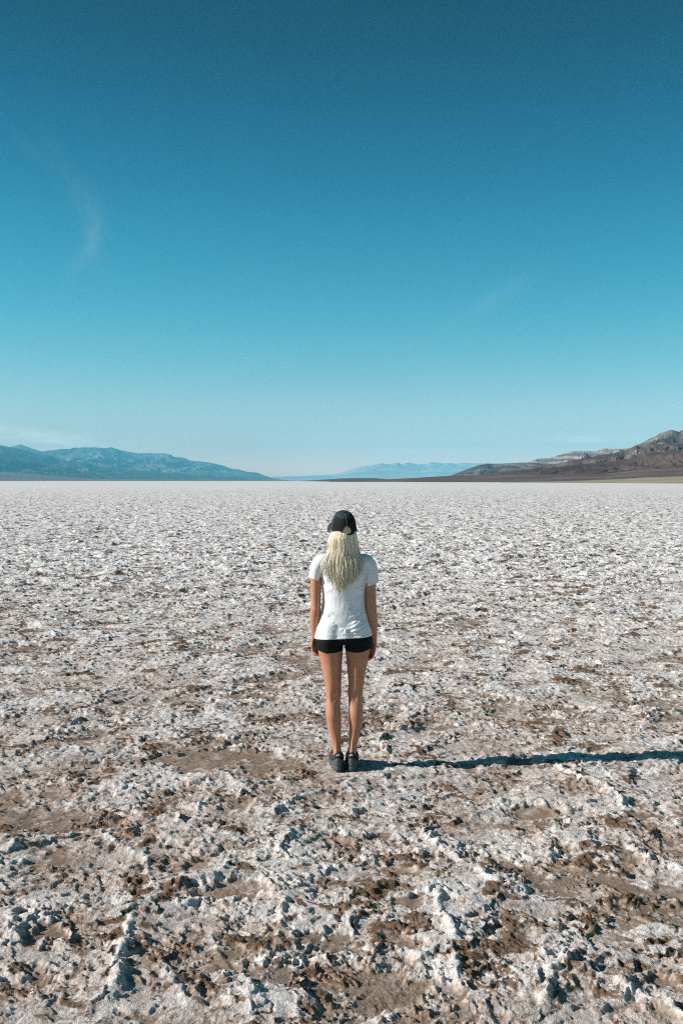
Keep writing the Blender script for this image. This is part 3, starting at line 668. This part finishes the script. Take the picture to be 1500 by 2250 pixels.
# shorts
def build_shorts():
    bm = bmesh.new()
    hloft(bm, [(0,-.010,.824,.150,.09),(0,-.012,.845,.168,.108),(0,-.012,.87,.1765,.114),(0,-.010,.905,.165,.106),(0,-.002,.95,.145,.092),(0,.004,.98,.12,.08)], n=40)
    for L in (LEG_L, LEG_R):
        hloft(bm, [(x + math.copysign(.0035, x), y, z, rx + .0035, ry + .0055) for x, y, z, rx, ry in [(L[0][0], L[0][1], .92, .075, .085)] + L[1:4]] + [(L[3][0] * .98, L[3][1], .70, L[3][3] * .93, L[3][4] + .002)])
    for sx in (-1, 1): ball(bm, (sx * .08, -.056, .872), (.083, .067, .080))
    me = fuse(bm, .0038, 4, .5); bm = bmesh.new(); bm.from_mesh(me)
    cut(bm, (0, 0, .770), (.03, 0, -1))
    cut(bm, (0, 0, .975), (0, 0, 1)); bm.to_mesh(me); bm.free()
    v = verts_np(me); n = normals_np(me); x, y, z = v.T
    d = .0025 * np.sin((z * .8 + np.abs(x) * .6) * 120) * sstep(fbm(x / .05, z / .05, 2, 210), -.2, .5) * .6
    d -= .005 * np.exp(-(x / .010) ** 2) * (y < -.02) * sstep(z, .8, .84)
    v = v + n * d[:, None]; q = (np.abs(v[:, 0]) - .085) / .085
    hem = .776 + .013 * q ** 2 + .055 * v[:, 0] * (v[:, 0] > 0); v[:, 2] = np.maximum(v[:, 2], hem)
    set_verts(me, v); return shell(me, .002)
link('shorts', build_shorts(), simple('black_stretch_fabric', (.005, .006, .0065), .8, 300, .3, .2), person)

# hair
def build_hair():
    V = []; Fc = []; tone = []
    zk = [1.60, 1.56, 1.53, 1.5126, 1.465, 1.42, 1.375, 1.331, 1.269, 1.21, 1.155]
    lx = [-.064, -.072, -.092, -.104, -.098, -.114, -.140, -.152, -.142, -.112, -.085]
    rx = [.064, .074, .084, .088, .093, .104, .120, .128, .120, .090, .06]
    def end_z(u): return np.interp(u, [-1, -.8, -.55, -.3, -.1, .1, .35, .6, .8, 1], [1.30, 1.27, 1.235, 1.165, 1.175, 1.185, 1.215, 1.235, 1.25, 1.33])
    zf = np.linspace(1.12, 1.64, 105); ker = np.hanning(15); ker /= ker.sum()
    def soft(v): return np.convolve(np.pad(np.interp(zf, zk[::-1], v[::-1]), 7, 'edge'), ker, 'valid')
    lxs, rxs = soft(lx), soft(rx)
    def surf(u, z, lift):
        a, b = np.interp(z, zf, lxs), np.interp(z, zf, rxs)
        x = (a + b) / 2 + u * (b - a) / 2
        ry = np.interp(z, [1.15, 1.25, 1.33, 1.38, 1.42, 1.46, 1.515, 1.56, 1.60], [.126, .124, .118, .110, .102, .102, .104, .088, .080])
        k = np.interp(z, [1.15, 1.36, 1.44, 1.50], [.55, .70, .98, 1.0])
        y = -ry * np.sqrt(max(0, 1 - (abs(u) * k) ** 2)) + .004
        return np.array([x, y - lift, z])
    def strip(P, r0, t):
        n = len(P); base = len(V)
        for i, p in enumerate(P):
            rr = r0 * (1 - .75 * (i / (n - 1)) ** 2)
            for a in (0, 2.1, 4.2): V.append((p[0] + rr * math.cos(a), p[1] + rr * math.sin(a), p[2])); tone.append(t)
        for i in range(n - 1):
            for k in range(3):
                a = base + i * 3 + k; b = base + i * 3 + (k + 1) % 3; Fc.append((a, b, b + 3, a + 3))
    rg = np.random.default_rng(5)
    NS = 20
    for cl in range(120):
        u0 = -1 + 2 * (cl + rg.random()) / 120; u1 = np.clip(u0 + rg.normal(0, .045), -1, 1)
        ez = end_z(u1) + rg.normal(0, .018); ct = .5 + .38 * math.sin(u0 * 11 + 1.2) * math.cos(u0 * 5) + rg.normal(0, .22) - .16 * (u0 > .1) * (u0 < .45) + .12 * (u0 < -.2); ph = rg.random() * 6; wa = .0050 * (.3 + rg.random()); fr = 34 + rg.random() * 26; cl_l = rg.random() ** 1.5 * .014  # left locks painted paler as if sunlit; streak right of centre darker
        for s_ in range(30):
            du = rg.normal(0, .020); dl = rg.random() * .008; e2 = ez + abs(rg.normal(0, .034)); P = []
            for i in range(NS):
                t = i / (NS - 1); z = 1.60 + (e2 - 1.60) * t
                sp = 1 - .75 * t ** 1.5                                # strands of a lock close towards its tip
                u = u0 + (u1 - u0) * t + du * sp
                p = surf(np.clip(u, -1.03, 1.03), z, cl_l * t + dl * sp + .002)
                p[0] += wa * math.sin(z * fr + ph) * t + .0015 * math.sin(z * 90 + s_) * t
                p[1] += wa * .6 * math.cos(z * fr * .9 + ph) * t
                P.append(p)
            strip(P, .0013, np.clip(.55 + (ct - .5) * .8 + rg.normal(0, .07), 0, 1))
    # flyaways
    for k in range(60):
        u0 = rg.uniform(-1, 1); e2 = end_z(u0) - rg.random() * .03; P = []
        ph = rg.random() * 6
        for i in range(NS):
            t = i / (NS - 1); z = 1.57 + (e2 - 1.57) * t; p = surf(u0 * (1 + .06 * t), z, .008 + .01 * t); p[0] += .006 * math.sin(z * 30 + ph) * t; P.append(p)
        strip(P, .0009, rg.random())
    # hair lying close to the skull, and the inner layer
    nU, nZ = 40, 26; b0 = len(V)
    for j in range(nZ):
        for i in range(nU + 1):
            u = -1 + 2 * i / nU; z = 1.60 + (end_z(u) + .05 - 1.60) * j / (nZ - 1); p = surf(u * .97, z, .003 + .002 * math.sin(i * 1.9)); V.append(tuple(p)); tone.append(.48 + .12 * math.sin(i * 2.3))
    for j in range(nZ - 1):
        for i in range(nU):
            a = b0 + j * (nU + 1) + i; Fc.append((a, a + 1, a + nU + 2, a + nU + 1))
    b0 = len(V); nA, nB = 40, 20
    for j in range(nB + 1):
        for i in range(nA):
            th = 2 * math.pi * i / nA; ph = math.pi * .62 * j / nB; r = .004 * math.sin(i * 2.7)
            q = HM @ Vector(((.0765 + r * .3) * math.sin(ph) * math.cos(th), -.010 + .0935 * math.sin(ph) * math.sin(th), .022 + .092 * math.cos(ph)))
            V.append(tuple(q)); tone.append(.14 + .14 * math.sin(i * 2.7))
    for j in range(nB):
        for i in range(nA):
            th = (2 * math.pi * (i + .5) / nA)
            if j > 8 and math.sin(th) > .25: continue                 # leave the face free
            a = b0 + j * nA + i; b = b0 + j * nA + (i + 1) % nA; Fc.append((a, a + nA, b + nA, b))
    # the side locks in front of the left cheek and right cheek
    me = np_mesh('hair', V, Fc); attr(me, 'tone', tone); return me
hm, ht, hb_ = mat('blonde_hair')
ta = ht.n('ShaderNodeAttribute', attribute_name='tone').outputs['Fac']
rp = ht.n('ShaderNodeValToRGB'); ht.l(ta, rp.inputs[0])
for k, (p_, c_) in enumerate(((.0, (.42, .28, .14, 1)), (.28, (.80, .60, .37, 1)), (.55, (.95, .82, .61, 1)), (1.0, (.98, .94, .86, 1)))):
    e = rp.color_ramp.elements[k] if k < 2 else rp.color_ramp.elements.new(p_)
    e.position = p_; e.color = c_
ht.l(rp.outputs[0], hb_.inputs['Base Color']); hb_.inputs['Roughness'].default_value = .38; hb_.inputs['Specular IOR Level'].default_value = .5
link('hair', build_hair(), hm, person)

# cap
CM = Matrix.Translation((0, .004, 1.571)) @ Matrix.Rotation(R(13), 4, 'Z') @ Matrix.Rotation(R(19), 4, 'X') @ Matrix.Rotation(R(-3), 4, 'Y')
CRX, CRY, CH_ = .0815, .104, .119
def cap_p(th, t, off=0.0):
    """th: 0 right, 90 front, 270 back; t 0 band .. 1 top"""
    a = t * math.pi / 2
    r = math.cos(a) ** .62; z = math.sin(a) if a < 0 else math.sin(a) ** 1.05
    f = 1.0 + .02 * math.sin(th)
    return CM @ Vector(((CRX * f + off) * r * math.cos(th), (CRY + off) * r * math.sin(th), (CH_ + off) * z + .012 * math.sin(th) * z * (1 - t) ))
def dome(a0, a1, t0, t1, na, nt, off=0.0, hole=False, th=.0016):
    bm = bmesh.new(); G = []
    for j in range(nt + 1):
        row = []
        for i in range(na + 1):
            row.append(bm.verts.new(cap_p(a0 + (a1 - a0) * i / na, t0 + (t1 - t0) * j / nt, off)))
        G.append(row)
    for j in range(nt):
        for i in range(na):
            am = a0 + (a1 - a0) * (i + .5) / na; tm_ = t0 + (t1 - t0) * (j + .5) / nt
            if hole and ((am - math.radians(270)) / math.radians(24)) ** 2 + (max(0, tm_ - .0) / .39) ** 2 < 1: continue
            bm.faces.new((G[j][i], G[j][i + 1], G[j + 1][i + 1], G[j + 1][i]))
    bmesh.ops.remove_doubles(bm, verts=bm.verts, dist=1e-5)
    me = bpy.data.meshes.new('x'); bm.to_mesh(me); bm.free(); return shell(me, th)
fab = simple('charcoal_cap_cloth', (.030, .043, .048), .85, 400, .3, .25)
trim = simple('black_cap_trim', (.008, .009, .011), .8, 300, .3, .3)
mm, mt_, mb = mat('cap_mesh')
co = mt_.n('ShaderNodeTexCoord').outputs['Object']
vor = mt_.n('ShaderNodeTexVoronoi'); mt_.l(co, vor.inputs['Vector']); vor.inputs['Scale'].default_value = 420
mb.inputs['Base Color'].default_value = (.009, .010, .012, 1); mb.inputs['Roughness'].default_value = .8; mb.inputs['Specular IOR Level'].default_value = .2
mt_.l(mt_.math('SUBTRACT', 1.0, mt_.math('MULTIPLY', mt_.math('LESS_THAN', vor.outputs['Distance'], .36), .55)), mb.inputs['Alpha'])
cap = link('cap', dome(R(-8), R(188), 0, 1, 48, 22), fab, person)      # front cloth panel
cap['label'] = 'charcoal trucker cap with black mesh back and back strap'
link('crown_panel', dome(R(186), R(354), .66, 1, 40, 10, .0004), fab, cap)
link('mesh_panel', dome(R(184), R(356), .0, .68, 120, 44, -.0006, True), mm, cap)
link('band', dome(R(184), R(250), 0, .10, 20, 4, .0012), trim, cap); link('band', dome(R(290), R(356), 0, .10, 20, 4, .0012), trim, cap)
link('strap', dome(R(246), R(294), -.02, .07, 20, 4, .0024, th=.003), trim, cap)
def ribbon(pts, r, sub=3, n=6):
    bm = bmesh.new(); tube(bm, [(*p, r, r) for p in pts], n=n, sub=sub, ref=(.13, .2, .97)); me = bpy.data.meshes.new('x')
    bmesh.ops.recalc_face_normals(bm, faces=bm.faces); bm.to_mesh(me); bm.free(); return me
link('opening_trim', ribbon([cap_p(R(270) + R(26) * math.cos(a), max(.02, .395 * math.sin(a)), .001) for a in np.linspace(math.pi, 0, 14)], .0032), trim, cap)
link('seam', ribbon([cap_p(R(270), t, .001) for t in np.linspace(.40, .99, 12)], .0019), simple('grey_seam', (.07, .08, .09), .8), cap)
bm = bmesh.new(); ball(bm, cap_p(0, 1, .003), (.007, .007, .004)); me = bpy.data.meshes.new('x'); bm.to_mesh(me); bm.free(); link('button', me, fab, cap)
def brim():
    bm = bmesh.new(); top = []; nA, nR = 28, 8
    for j in range(nR + 1):
        row = []
        for i in range(nA + 1):
            a = R(8) + (R(172) - R(8)) * i / nA; t = j / nR
            ext = .068 * math.sin(a) ** .45 * t
            x = (CRX + ext * .55) * math.cos(a); y = (CRY * .98 + ext) * math.sin(a)
            row.append(bm.verts.new(CM @ Vector((x, y, .004 - .016 * (x / .09) ** 2 * (.3 + .7 * t) - .004 * t))))
        top.append(row)
    for j in range(nR):
        for i in range(nA): bm.faces.new((top[j][i], top[j][i + 1], top[j + 1][i + 1], top[j + 1][i]))
    me = bpy.data.meshes.new('x'); bm.to_mesh(me); bm.free(); return shell(me, .003)
link('brim', brim(), fab, cap)
tg = dome(R(308), R(313), .035, .085, 3, 3, .0028); link('tag', tg, simple('white_tag', (.6, .62, .64), .6), cap)

# shoes
shoe_up = simple('grey_knit', (.034, .040, .042), .8, 260, .45, .3, .4, 500)
shoe_dk = simple('black_collar', (.012, .014, .016), .85, 200, .3, .2)
shoe_sole = simple('grey_foam_sole', (.075, .090, .092), .7, 90, .25, .3)
shoe_rub = simple('dark_rubber', (.03, .034, .036), .7, 120, .3, .3)
mark = simple('pale_print', (.36, .40, .41), .6, 200, .15, .3)
lace_m = simple('black_lace', (.012, .012, .014), .8, 200, .2, .2)
def outline(th, grow=0.0, side=1):
    """plan of a shoe, th from -90 deg (heel) round; x toward outside"""
    c, s_ = math.cos(th), math.sin(th)
    y = .040 + (.138 + grow) * (abs(s_) ** .88) * (1 if s_ > 0 else -1)
    wdt = np.interp(y, [-.10, -.06, .0, .06, .11, .15, .18], [.032, .0345, .035, .040, .044, .040, .028])
    sh = .35 * max(0, y - .02) * side * .35
    return (wdt + grow) * (abs(c) ** .75) * (1 if c > 0 else -1) - sh, y
def shoe(x0, side):
    o = bpy.data.objects.new('shoe', None); COL.objects.link(o); o.parent = person; o.location = (x0, .0, .0); o.rotation_euler = (0, 0, R(-4) * side)
    N = 56; ths = [2 * math.pi * k / N for k in range(N)]
    def loft(rows, name, m, th_=None):
        bm = bmesh.new(); rings = [[bm.verts.new(p) for p in r] for r in rows]
        for r0, r1 in zip(rings, rings[1:]):
            for k in range(N): bm.faces.new((r0[k], r0[(k + 1) % N], r1[(k + 1) % N], r1[k]))
        if th_ is None: bm.faces.new(rings[0][::-1]); bm.faces.new(rings[-1])
        bmesh.ops.recalc_face_normals(bm, faces=bm.faces)
        me = bpy.data.meshes.new('x'); bm.to_mesh(me); bm.free()
        if th_: me = shell(me, th_)
        return link(name, me, m, o)
    def ring(z, grow, cut_=0): return [(*outline(t, grow), z(t) if callable(z) else z) for t in ths]
    toe = lambda z0, lift: (lambda t: z0 + lift * max(0, math.sin(t)) ** 4)
    loft([ring(toe(-.004, .012), -.006), ring(toe(.002, .012), .001), ring(toe(.009, .011), .001)], 'outsole', shoe_rub)
    loft([ring(toe(.0085, .011), .002), ring(toe(.014, .010), .0055), ring(toe(.022, .008), .0035), ring(toe(.025, .008), .0055), ring(toe(.034, .004), .003), ring(toe(.037, .003), -.002)], 'midsole', shoe_sole)
    def upper(t, q):
        ox, oy = outline(t, -.001); s_ = math.sin(t)
        back = max(0, -s_); front = max(0, s_)
        cx, cy = .030 * math.cos(t), -.018 + (.058 if s_ > 0 else .054) * s_
        H = .068 + .020 * back ** 3 + .030 * front ** 6 - .006 * (1 - back - front if back + front < 1 else 0)
        k = q ** (1.5 if s_ < 0 else 1.15 + .5 * (1 - front)); bul = .006 * math.sin(math.pi * min(1, q * 1.1)) * (1 if s_ < .2 else .4)
        x = ox + (cx - ox) * k + bul * math.cos(t); y = oy + (cy - oy) * k + bul * s_ * (1 if s_ < 0 else 0)
        z = .033 + (H + .012 * 0 + (.02 * front * math.sin(math.pi * q) * .3)) * (math.sin(q * math.pi / 2) ** (1.0 if s_ < 0.3 else .9))
        return (x, y, z)
    loft([[upper(t, q) for t in ths] for q in np.linspace(0, .80, 14)], 'upper', shoe_up, .003)
    loft([[upper(t, q) for t in ths] for q in np.linspace(.795, 1.0, 6)] + [[(p[0] * .93, (p[1] + .018) * .93 - .018, p[2] - .006) for p in [upper(t, 1.0) for t in ths]]] +
         [[(p[0] * .88, (p[1] + .018) * .90 - .018, p[2] - .03) for p in [upper(t, 1.0) for t in ths]]], 'collar', shoe_dk, .003)
    # heel counter: raised band round the heel
    def patch(t0, t1, q0, q1, name, m, off, nT=20, nQ=6, shape=None):
        bm = bmesh.new(); G = []
        for j in range(nQ + 1):
            row = []
            for i in range(nT + 1):
                u = i / nT; v = j / nQ
                qq = q0 + (q1 - q0) * v if shape is None else q0 + (q1 - q0) * v * shape(u)
                t = t0 + (t1 - t0) * u; p = Vector(upper(t, qq)); nrm = Vector((math.cos(t), math.sin(t), .25)).normalized(); row.append(bm.verts.new(p + nrm * off))
            G.append(row)
        for j in range(nQ):
            for i in range(nT): bm.faces.new((G[j][i], G[j][i + 1], G[j + 1][i + 1], G[j + 1][i]))
        me = bpy.data.meshes.new('x'); bm.to_mesh(me); bm.free(); link(name, shell(me, .002), m, o)
    patch(R(215), R(325), .02, .42, 'heel_counter', shoe_sole, .003, shape=lambda u: .55 + .45 * math.sin(math.pi * u))
    link('heel_piping', ribbon([Vector(upper(R(200 + 140 * u), .30 + .22 * math.sin(math.pi * u))) + Vector((math.cos(R(200 + 140 * u)), math.sin(R(200 + 140 * u)), .2)) * .004 for u in np.linspace(0, 1, 12)], .0018), shoe_dk, o)
    link('heel_piping', ribbon([Vector(upper(R(212 + 116 * u), .66 - .12 * math.sin(math.pi * u))) + Vector((math.cos(R(212 + 116 * u)), math.sin(R(212 + 116 * u)), .2)) * .003 for u in np.linspace(0, 1, 12)], .0016), shoe_dk, o)
    # heel print: three slanted bars stepped into a triangle
    bm = bmesh.new()
    def on_heel(x, v, off):
        t = R(270) + x / .040; p = Vector(upper(t, .585 + v * .20)); return p + Vector((math.cos(t), math.sin(t), .25)).normalized() * off
    for xa, h in ((-.0100, .40), (-.0030, .70), (.0040, 1.0)):
        q = [(xa, 0), (xa + .0058, 0), (xa + .0058 - .0050 * h, h), (xa - .0050 * h, h)]
        f = [bm.verts.new(on_heel(a, v, .0062)) for a, v in q]; b = [bm.verts.new(on_heel(a, v, .0010)) for a, v in q]
        bm.faces.new(f); bm.faces.new(b[::-1])
        for k in range(4): bm.faces.new((f[k], b[k], b[(k + 1) % 4], f[(k + 1) % 4]))
    bmesh.ops.recalc_face_normals(bm, faces=bm.faces); me = bpy.data.meshes.new('x'); bm.to_mesh(me); bm.free(); link('emblem', me, mark, o, smooth=False)
    # tongue and laces with loose loops
    bm = bmesh.new(); tube(bm, [(0, .085, .075, .018, .005), (0, .06, .092, .020, .006), (0, .040, .112, .020, .006), (0, .034, .132, .017, .005)], ref=(0, 1, .6)); me = bpy.data.meshes.new('x'); bm.to_mesh(me); bm.free()
    link('tongue', me, shoe_dk, o)
    for k in range(5):
        y = .055 + .016 * k; z = .106 - .010 * k
        link('lace', ribbon([(-.024, y + .006, z - .010), (-.012, y, z), (.012, y + .003, z), (.024, y + .009, z - .010)], .0020), lace_m, o)
    s2 = -side
    link('lace_loop', ribbon([(.0, .058, .112), (s2 * .020, .064, .120), (s2 * .036, .072, .142), (s2 * .040, .078, .156), (s2 * .031, .076, .160), (s2 * .024, .068, .140), (.0, .056, .114)], .0020), lace_m, o)
    link('lace_loop', ribbon([(.0, .058, .112), (-s2 * .020, .062, .120), (-s2 * .040, .066, .118), (-s2 * .058, .072, .104)], .0018), lace_m, o)
    return o
shoe(-.0405, -1); shoe(.0575, 1)
for o in COL.objects:
    if o.name.startswith(('band', 'strap', 'seam', 'tag')) : pass
